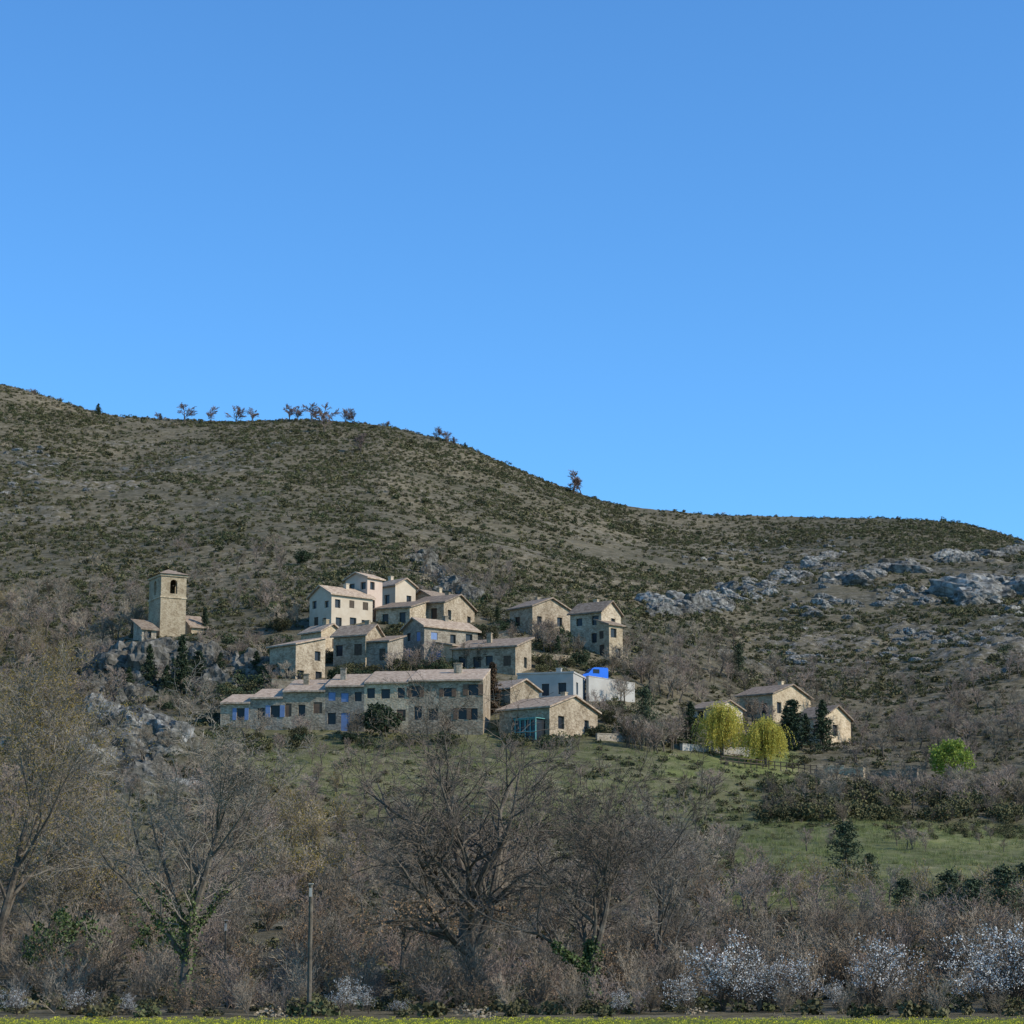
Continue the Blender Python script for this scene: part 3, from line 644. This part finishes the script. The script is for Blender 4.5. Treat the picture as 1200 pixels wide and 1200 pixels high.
# ---- retaining walls
def wallline(name,pts,hpx,m=M_grey,th=.4):
    W=Part(); H=[hit(a,b,230) for a,b in pts]; x0,y0,z0=H[0]; s=F/dep(x0,y0,z0)
    for (x1,y1,z1),(x2,y2,z2) in zip(H[:-1],H[1:]):
        d=Vector((x2-x1,y2-y1,0)); n=Vector((-d.y,d.x,0)).normalized(); zt=max(z1,z2)+hpx/s
        W.boxv((x1,y1,min(z1,z2)-1.5),d,n*th,(0,0,zt-min(z1,z2)+1.5)); W.boxv(Vector((x1,y1,zt+.003))-n*.05,d,n*(th+.1),(0,0,.08))
    E=W.obj(name,m,None); return E
wallline('retaining_wall',[(690,822),(744,824)],23,M_grey)
wallline('retaining_wall',[(700,868),(745,872)],8,M_stoneg)
wallline('garden_wall',[(800,880),(840,883),(880,888)],7,M_grey)
wallline('dry_stone_wall',[(965,905),(990,908),(1012,912)],6,M_tan)
wallline('dry_stone_wall',[(1020,908),(1075,915)],4,M_stone)
wallline('terrace_wall',[(620,772),(668,776)],7,M_stone)
wallline('terrace_wall',[(318,812),(385,806)],8,M_stone)
wallline('terrace_wall',[(566,748),(600,752)],8,M_stone)
# ---- vehicles
def vehicle(name,px,py,Lg,Wd,Ht,body,rz,van=True,dmin=235):
    x,y,z=hit(px,py,dmin); E=bpy.data.objects.new(name,None); E.location=(x,y,z+.05); E.rotation_euler=(0,0,rz); link(E)
    B,G,TY,LI=Part(),Part(),Part(),Part(); hw=Wd/2
    prof=[(0,.35),(Lg,.35),(Lg,.95),(Lg-.75,1.15),(Lg-1.35,Ht-.1),(Lg-1.6,Ht),(.1,Ht),(0,Ht-.15)]
    k=len(prof); 
    B.poly(*[(a-Lg/2,-hw,c) for a,c in prof]); B.poly(*[(a-Lg/2,hw,c) for a,c in prof][::-1])
    for i in range(k):
        a,b2=prof[i],prof[(i+1)%k]; B.poly((a[0]-Lg/2,-hw,a[1]),(a[0]-Lg/2,hw,a[1]),(b2[0]-Lg/2,hw,b2[1]),(b2[0]-Lg/2,-hw,b2[1]))
    gx0,gx1=(Lg/2-2.2,Lg/2-1.35)
    for sgn in (-1,1): G.boxv((gx0,sgn*(hw+.012)-.006,Ht*.6),(gx1-gx0,0,0),(0,.012,0),(0,0,Ht*.27))
    a,c=(prof[3],prof[4]); d=Vector((c[0]-a[0],0,c[1]-a[1])); nn=Vector((-d.z,0,d.x)).normalized()*-.012
    G.boxv(Vector((a[0]-Lg/2,-hw*.85,a[1]))+d*.1+nn,d*.8,(0,Wd*.85,0),nn)
    for wx in (-Lg/2+.8,Lg/2-.85):
        for sgn in (-1,1):
            for i in range(14):
                t0,t1=2*math.pi*i/14,2*math.pi*(i+1)/14; r=.33; y0=sgn*(hw-.2); y1=sgn*(hw+.02)
                p=lambda t,yy:(wx+r*math.cos(t),yy,.33+r*math.sin(t)); TY.poly(p(t0,y0),p(t1,y0),p(t1,y1),p(t0,y1)); TY.poly((wx,y1,.33),p(t0,y1),p(t1,y1))
    for sgn in (-.7,.5): LI.boxv((Lg/2-.01,sgn*hw,.62),(.03,0,0),(0,.25,0),(0,0,.14))
    B.obj('body',body,E);G.obj('windows',M_glass,E);TY.obj('wheels',M_tyre,E);LI.obj('headlamps',M_white,E)
vehicle('blue_van',695,801,3.4,1.8,1.9,M_bluebody,math.radians(200))
# ---------------------------------------------------------------- village & mid trees
def plant(name,me,px,py,hpx,dmin=235,sx=1,rz=0):
    x,y,z=hit(px,py,dmin); s=hpx*dep(x,y,z)/F; return tobj(name,me,x,y,z-.03*s,(s*sx,s*sx,s),rz)
wm1,wm2=willow_mesh(1,M_yel),willow_mesh(5,M_yel)
plant('yellow_willow_tree',wm1,846,886,64,235,.92); plant('yellow_willow_tree',wm2,897,898,60,235,.86,1)
plant('lime_green_tree',clump_tree(3,M_lime,R0=.45,n=40,per=90,sz=.022),1117,924,62,220,1.1)
cm1,cm2=conifer_mesh(1,M_ever,.34,150,.024),conifer_mesh(2,M_ever,.26,150,.022)
pm1,pm2=conifer_mesh(11,M_pine,.42,110,.022,.5,.12,-.1,.035),conifer_mesh(12,M_pine,.38,110,.022,.55,.1,.0,.035)
cy=conifer_mesh(3,M_cyp,.16,170,.02,.45,.02,-.6)
for (px,py,h,me_,sx) in ((810,874,54,cm2,1),(757,874,70,pm1,.8),(736,872,26,cy,1.2),(930,880,62,cy,1.5),(965,882,64,cm2,1.1),(922,875,50,cm2,1),(174,812,58,cm1,.8),(212,812,70,cm1,.8),(232,806,44,cy,1.5),(150,815,34,cm1,1.2),(195,815,36,cm1,1.2),(258,795,30,cm1,1.2),(866,800,46,pm2,.9),(945,875,40,cm1,1),(240,745,34,cy,.9),(300,792,30,cm1,1.2),(654,770,26,cm2,1.1),(583,730,20,cm2,1.2)):
    plant('cypress_tree' if me_ is cy else 'conifer_tree',me_,px,py,h,235,sx,px)
plant('russet_conifer_tree',conifer_mesh(5,M_brownc,.3,150,.026),577,838,64,235,.85)
ho=[clump_tree(8,M_ever,R0=.5,zc=.5,n=44,per=80,sz=.026),clump_tree(9,M_ever,R0=.5,zc=.5,n=44,per=80,sz=.026),clump_tree(10,M_hedge,R0=.5,zc=.5,n=34,per=70,sz=.026)]
for i,(px,py,h,sx) in enumerate(((446,866,50,1.05),(315,798,26,1.2),(395,800,22,1.2),(468,792,26,1.1),(512,792,20,1.3),(573,752,24,1.1),(588,742,18,1.2),(640,785,22,1.2),(658,760,30,1.0),(330,742,22,1.2),(290,782,26,1.2),(350,872,26,1.1),(410,872,18,1.4),(715,850,22,1.2),(742,862,26,1.1),(465,742,14,1.3),(680,782,24,1.1),(298,872,18,1.5),(520,872,16,1.6))):
    plant('holm_oak_tree',ho[0 if i==0 else (1+i%2)],px,py,h,235,sx,i)
plant('holm_oak_tree',ho[1],355,662,22,330,1.1)
for px,py,h in ((992,1035,72),(1115,1095,75),(1178,1095,80),(1060,1090,60),(1145,1100,70),(1090,1100,55),(1205,1080,70),(1020,1040,40)):
    plant('pine_tree',pm1 if px%2 else pm2,px,py,h,90,1.25,px)
r=np.random.default_rng(8)
vp=[(330,800),(300,780),(270,790),(410,790),(430,790),(470,790),(500,790),(520,785),(560,775),(640,760),(655,765),(590,735),(570,722),(690,785),(560,742),(455,800),(400,800),(350,875),(300,877),(420,875),(480,873),(530,871),(600,872),(650,874),(690,840),(720,835),(650,745),(720,780),(740,790),(575,830),(340,720),(330,735),(640,785),(660,780),(505,800),(540,800),(380,775),(575,745),(590,760),(620,775),(460,745),(700,860),(730,855),(760,860)]
H=np.array([hit(a+r.uniform(-9,9),b+r.uniform(-4,4),235) for a,b in vp for _ in range(5)])
scatter('garden_shrubs',C_hedge,H,r.uniform(.6,1.5,len(H)),9)
H=np.array([hit(a+r.uniform(-12,12),b+r.uniform(-4,4),235) for a,b in vp for _ in range(2)])
scatter('evergreen_garden_shrubs',C_ever,H,r.uniform(.7,1.6,len(H)),19,zs=1.2)
H=region(110,115,330,752,832,61,262); scatter('crag_shrubs',C_ever,H,np.random.default_rng(61).uniform(.7,1.6,len(H)),62)
H=region(60,20,255,840,925,63,195); scatter('knoll_shrubs',C_ever,H,np.random.default_rng(63).uniform(.4,1.0,len(H)),64)
H=region(80,800,1240,650,790,65,330); scatter('juniper_scrub',C_ever,H,np.random.default_rng(65).uniform(.6,1.4,len(H)),66)
H=region(90,0,760,540,700,67,330); scatter('juniper_scrub',C_ever,H,np.random.default_rng(67).uniform(.5,1.2,len(H)),68)
H=region(90,880,1240,965,985,69,150); scatter('meadow_bushes',C_hedge,H,np.random.default_rng(69).uniform(.25,.7,len(H)),70)
H=np.concatenate([np.array([hit(a+r.uniform(-14,14),b+r.uniform(-3,3),235) for a,b in ((640,760),(655,762),(670,770),(330,850),(350,868),(410,868),(345,735),(325,738),(560,785),(575,780),(520,865),(710,840),(720,790),(745,800),(640,755),(650,768),(470,792),(300,868),(735,770),(720,850),(590,752),(500,790),(330,810)) for _ in range(3)])])
scatter('village_bare_trees',C_bare,H,r.uniform(2.2,4.2,len(H)),10)
H=region(190,900,1240,925,965,21,200); scatter('hedgerow',C_hedge,H,r.uniform(.8,1.9,len(H)),22)
H=region(60,900,1240,920,950,23,215); scatter('hedgerow_trees',C_bare,H,r.uniform(2,3.6,len(H)),24)
def woods(name,regs,seed,C=C_bare):
    P=[];S=[];r=np.random.default_rng(seed)
    for i,(n,x0,x1,y0,y1,a,b2,dm) in enumerate(regs):
        q=region(n,x0,x1,y0,y1,seed*10+i,dm); P.append(q); S.append(r.uniform(a,b2,n))
    scatter(name,C,np.concatenate(P),np.concatenate(S),seed)
woods('bare_woodland',[(80,725,860,750,830,2.2,4,262),(100,850,1240,790,880,2.2,4,262),(50,1000,1240,860,905,2,3.6,245),(90,-60,170,690,765,2.6,4.6,300),(50,100,340,760,850,2,3.5,262),(50,200,330,640,720,2,3.5,330),(50,480,600,650,710,2,3.2,330),(30,730,800,860,890,2,3.5,250),(50,-60,140,770,850,2.5,4.5,235),(30,20,260,880,935,1.6,3.2,190)],31)
woods('slope_woodland',[(70,250,850,925,985,1.4,3.0,150),(50,-80,330,940,1010,2,4,110),(80,250,900,1000,1080,2,3.8,100),(24,850,1240,1060,1085,1.6,3,100),(16,850,1240,985,1000,1.,2,150),(60,230,700,878,920,1,2.4,200)],32)
woods('budding_thicket',[(54,-80,140,950,1080,2,3.5,80),(24,300,420,930,1060,2,3.2,110),(34,-60,120,860,940,2,3.6,110),(30,860,1240,1040,1090,1,2,100),(60,-60,80,700,860,2,3,235)],33,C_bud)
P,px,py,r=world_pts(560,67,108,.27,41)
sc=r.uniform(.9,1.9,len(P)); sc=np.where(P[:,1]<72,sc*.6,sc)
scatter('bramble_thicket',C_brush,P,sc,42)
P,px,py,r=world_pts(400,110,185,.27,43); k=px<870; scatter('understorey_brush',C_brush,P[k],r.uniform(1.0,2.0,k.sum()),44)
P,px,py,r=world_pts(160,66.5,90,.27,45); scatter('green_undergrowth',C_hedge,P,r.uniform(.3,.7,len(P)),46)
P,px,py,r=world_pts(4500,66,200,.27,47); k=(P[:,1]<125)|(px<860); scatter('rough_ground_scrub',C_shr,P[k],r.uniform(.2,.5,k.sum()),48)
H=[];S=[]
for px,D,s in ((400,68,.8),(432,69,.6),(88,68,.8),(150,68,.5),(472,68,.45),(725,68,.7),(752,70,.55),(812,69,1.0),(848,71,2.0),(862,71,1.4),(905,71,1.4),(950,71,1.5),(1020,71,1.9),(1040,72,1.3),(1160,70,1.6),(1182,71,2.3),(1215,71,2.5),(1195,72,2.2),(20,68,.7),(985,70,.8)):
    H.append(at(px,D)); S.append(s)
scatter('blossoming_blackthorn',C_blos,H,S,47)
# ridge trees
for i,(px,h) in enumerate(((216,23),(247,19),(277,22),(296,17),(340,21),(349,19),(365,22),(405,19),(416,18),(452,10),(514,16),(524,15),(534,12),(672,27),(681,21),(185,11),(40,9),(380,32),(423,24))):
    D={380:655,423:600}.get(px,688)
    x,y,z=at(px,D); z=float(tz(x,y)); s=h*dep(x,y,z)/F*1.15
    m=bare_mesh(100+i,M_twigr,.006,1.0,8,6); tobj('bare_ridge_tree',m,x,y,z-.4,(s*1.3,s*1.3,s),i)
for px,h in ((115,14),(188,9),(545,8)):
    x,y,z=at(px,690); s=h*dep(x,y,z)/F; tobj('juniper_bush',cm1,x,y,z-.2,(s*1.4,s*1.4,s),0)
# ---------------------------------------------------------------- foreground trees
def fg(name,px,D,H,seed,prm,tw=M_fgtwig,ivy=0,dry=0,bud=0,budsz=.03,lean=(0,0),rz=0,rmin=.007,wide_=1.0):
    R=random.Random(seed); s,t=grow(R,H,prm[0],prm[1],**prm[2],lean=lean)
    h=s[:,5].max(); k=H/h; s[:,:6]*=k; t=t*k
    s[:,[0,1,3,4]]*=wide_; t[:,:2]*=wide_
    s[:,6:]=np.maximum(s[:,6:],rmin)
    A=tree_acc(s,.03,0,1,7); mats=[M_bark,tw]
    r=np.random.default_rng(seed)
    if ivy:
        tr=s[(s[:,6]>.05)&(s[:,5]<H*ivy)]; q=tr[r.integers(0,len(tr),3000)]; f=r.random((3000,1)); P=q[:,:3]*(1-f)+q[:,3:6]*f+r.normal(size=(3000,3))*(q[:,6:7]*.8+.02); V,fc=quads(P,.05,.8,r); A.add(V,fc,2)
    mats.append(M_ivy)
    if dry:
        q=t[(t[:,2]<H*.3)]; 
        if len(q): q=q[r.integers(0,len(q),dry)]; V,fc=quads(q+r.normal(size=(dry,3))*.12,.04,.7,r); A.add(V,fc,3)
    mats.append(M_dryleaf)
    if bud:
        q=t[r.integers(0,len(t),bud)]; V,fc=quads(q+r.normal(size=(bud,3))*.08,budsz,.6,r); A.add(V,fc,4)
    mats.append(M_bud)
    x,y,z=at(px,D); return tobj(name,A.mesh(name+'_mesh',mats),x,y,z-.1,1,rz)
up_=dict(counts=(14,8,7,5),ratios=(.62,.55,.5,.5),angs=(36,42,45,45),up=(.03,.09,.06,.03,.0),wig=(.06,.1,.15,.2,.25),starts=(.2,.15,.1,.1),nseg=(8,7,5,4,2))
wide=dict(counts=(13,10,8,5),ratios=(1.05,.55,.5,.5),angs=(58,45,45,45),up=(.03,.06,.03,.02,.0),wig=(.1,.16,.2,.24,.25),starts=(.28,.2,.1,.1),nseg=(7,9,6,4,2),rr=.6)
wide2=dict(wide); wide2['counts']=(13,9,7,4)
fg('bare_ash_tree',215,73,11.2,3,(.72,.21,up_),M_fgtwig2,ivy=.35,wide_=1.15)
fg('spreading_oak_tree',563,76,11.2,12,(.5,.34,wide2),M_fgtwig,dry=2500,wide_=1.2)
fg('bare_ash_tree',690,72,8.8,21,(.6,.17,wide2),M_fgtwig,ivy=.25)
fg('budding_tree',-10,78,12.5,31,(.7,.18,up_),M_fgtwig2,bud=14000,budsz=.032)
fg('bare_ash_tree',770,84,7.4,51,(.65,.12,up_),M_fgtwig2)
fg('bare_ash_tree',470,88,7.0,57,(.65,.12,up_),M_fgtwig2)
fg('budding_tree',60,88,7.0,61,(.65,.12,up_),M_fgtwig2,bud=5000,budsz=.03)
for px,D,s in ((80,86,3.2),(175,90,3.0),(55,84,2.6)):
    x,y,z=at(px,D); tobj('holly_bush',clump_tree(int(px),M_ivy,R0=.5,zc=.5,n=22,per=60,sz=.022,cr=.11),x,y,z,s,0)
def pole(px,D,H,r=.075):
    x,y,z=at(px,D); E=bpy.data.objects.new('utility_pole',None); E.location=(x,y,z); link(E)
    V,f=tubes(np.array([[0,0,-.5,0,0,H,r,r*.75]]),10); link(bpy.data.objects.new('shaft',mesh_np('shaft',V,[(f,0)],[M_bark])),E)
    P=Part(); P.boxv((-.04,-.12,H-.35),(.08,0,0),(0,.05,0),(0,0,.25)); P.boxv((-.07,-.07,H+.003),(.14,0,0),(0,.14,0),(0,0,.03)); P.obj('insulator_bracket',M_grey,E)
pole(362,67,3.7); pole(263,82,2.6,.05)
E=bpy.data.objects.new('wooden_fence',None); link(E); P=Part(); last=None
for i in range(17):
    x,y,z=hit(845+i*7,897+i*.7,225); P.boxv((x-.05,y-.05,z-.3),(.1,0,0),(0,.1,0),(0,0,1.35))
    if last:
        for zz in (.5,.9): P.boxv(Vector(last)+Vector((.05,-.09,zz)),Vector((x,y,z))-Vector(last),(0,.035,0),(0,0,.09))
    last=(x,y,z)
P.obj('posts_and_rails',M_wood,E)
def tuft(seed,flower):
    r=np.random.default_rng(seed); n=26; base=r.normal(size=(n,2))*.12; V=[];Fc=[];
    for i in range(n):
        h=r.uniform(.12,.3); l=r.normal(size=2)*.08; a=r.random()*6.28; w=.008; c,s_=math.cos(a)*w,math.sin(a)*w
        b0=base[i]; k=len(V); V+=[(b0[0]-c,b0[1]-s_,0),(b0[0]+c,b0[1]+s_,0),(b0[0]+l[0],b0[1]+l[1],h)]; Fc.append((k,k+1,k+2))
    A=Acc(); A.add(np.array(V),np.array(Fc),0)
    if flower: P=np.concatenate([base[:9]+r.normal(size=(9,2))*.05,r.uniform(.2,.32,(9,1))],1); V,f=quads(P,.03,.9,r); A.add(V,f,1)
    return A.mesh('tuft_mesh',[M_grass,M_flower])
C_t=coll('meadow',[tuft(1,True),tuft(2,True),tuft(3,False)])
r=np.random.default_rng(77); n=5200; D=r.uniform(57,64.3,n); x=r.uniform(-.3,.3,n)*D
scatter('flowering_meadow',C_t,np.stack([x,D,tz(x,D)],1),r.uniform(.2,.42,n),78)
C_g=coll('grass',[tuft(5,False),tuft(6,False)])
P,px,py,r=world_pts(9000,128,250,.29,79); k=((px>840)&(P[:,1]<212))|((px>280)&(P[:,1]>200)&(px<930)); scatter('meadow_grass',C_g,P[k],r.uniform(1,1.8,k.sum()),80)
# ---------------------------------------------------------------- light, sky, camera
S=Vector((.87,-.27,.56)).normalized()
sl=bpy.data.lights.new('sun','SUN'); sl.energy=5.0; sl.angle=math.radians(.5); sl.color=(1,.935,.82)
so=link(bpy.data.objects.new('sun',sl)); so.rotation_euler=S.to_track_quat('Z','Y').to_euler()
w=bpy.data.worlds.new('World'); scene.world=w; w.use_nodes=True; N=w.node_tree.nodes; L=w.node_tree.links
sk=N.new('ShaderNodeTexSky'); sk.sky_type='NISHITA'; sk.sun_disc=False; sk.sun_elevation=math.asin(S.z); sk.sun_rotation=math.atan2(S.x,S.y)
sk.altitude=700; sk.air_density=1.0; sk.dust_density=.3; sk.ozone_density=2.0
tm=N.new('ShaderNodeMix'); tm.data_type='RGBA'; tm.blend_type='MULTIPLY'; tm.inputs[0].default_value=1; L.new(sk.outputs[0],tm.inputs[6]); tm.inputs[7].default_value=(.62,1.18,1.64,1)
bg=N['Background']; bg.inputs['Strength'].default_value=.138; L.new(tm.outputs[2],bg.inputs['Color'])
cd=bpy.data.cameras.new('camera'); cd.sensor_width=36; cd.lens=18/math.tan(math.radians(12.5)); cd.clip_end=5000; cd.clip_start=.5
co=link(bpy.data.objects.new('camera',cd)); co.location=(0,0,CZ); co.rotation_euler=(math.radians(90)+PITCH,0,0); scene.camera=co
scene.view_settings.view_transform='Standard'; scene.view_settings.look='None'; scene.view_settings.exposure=0
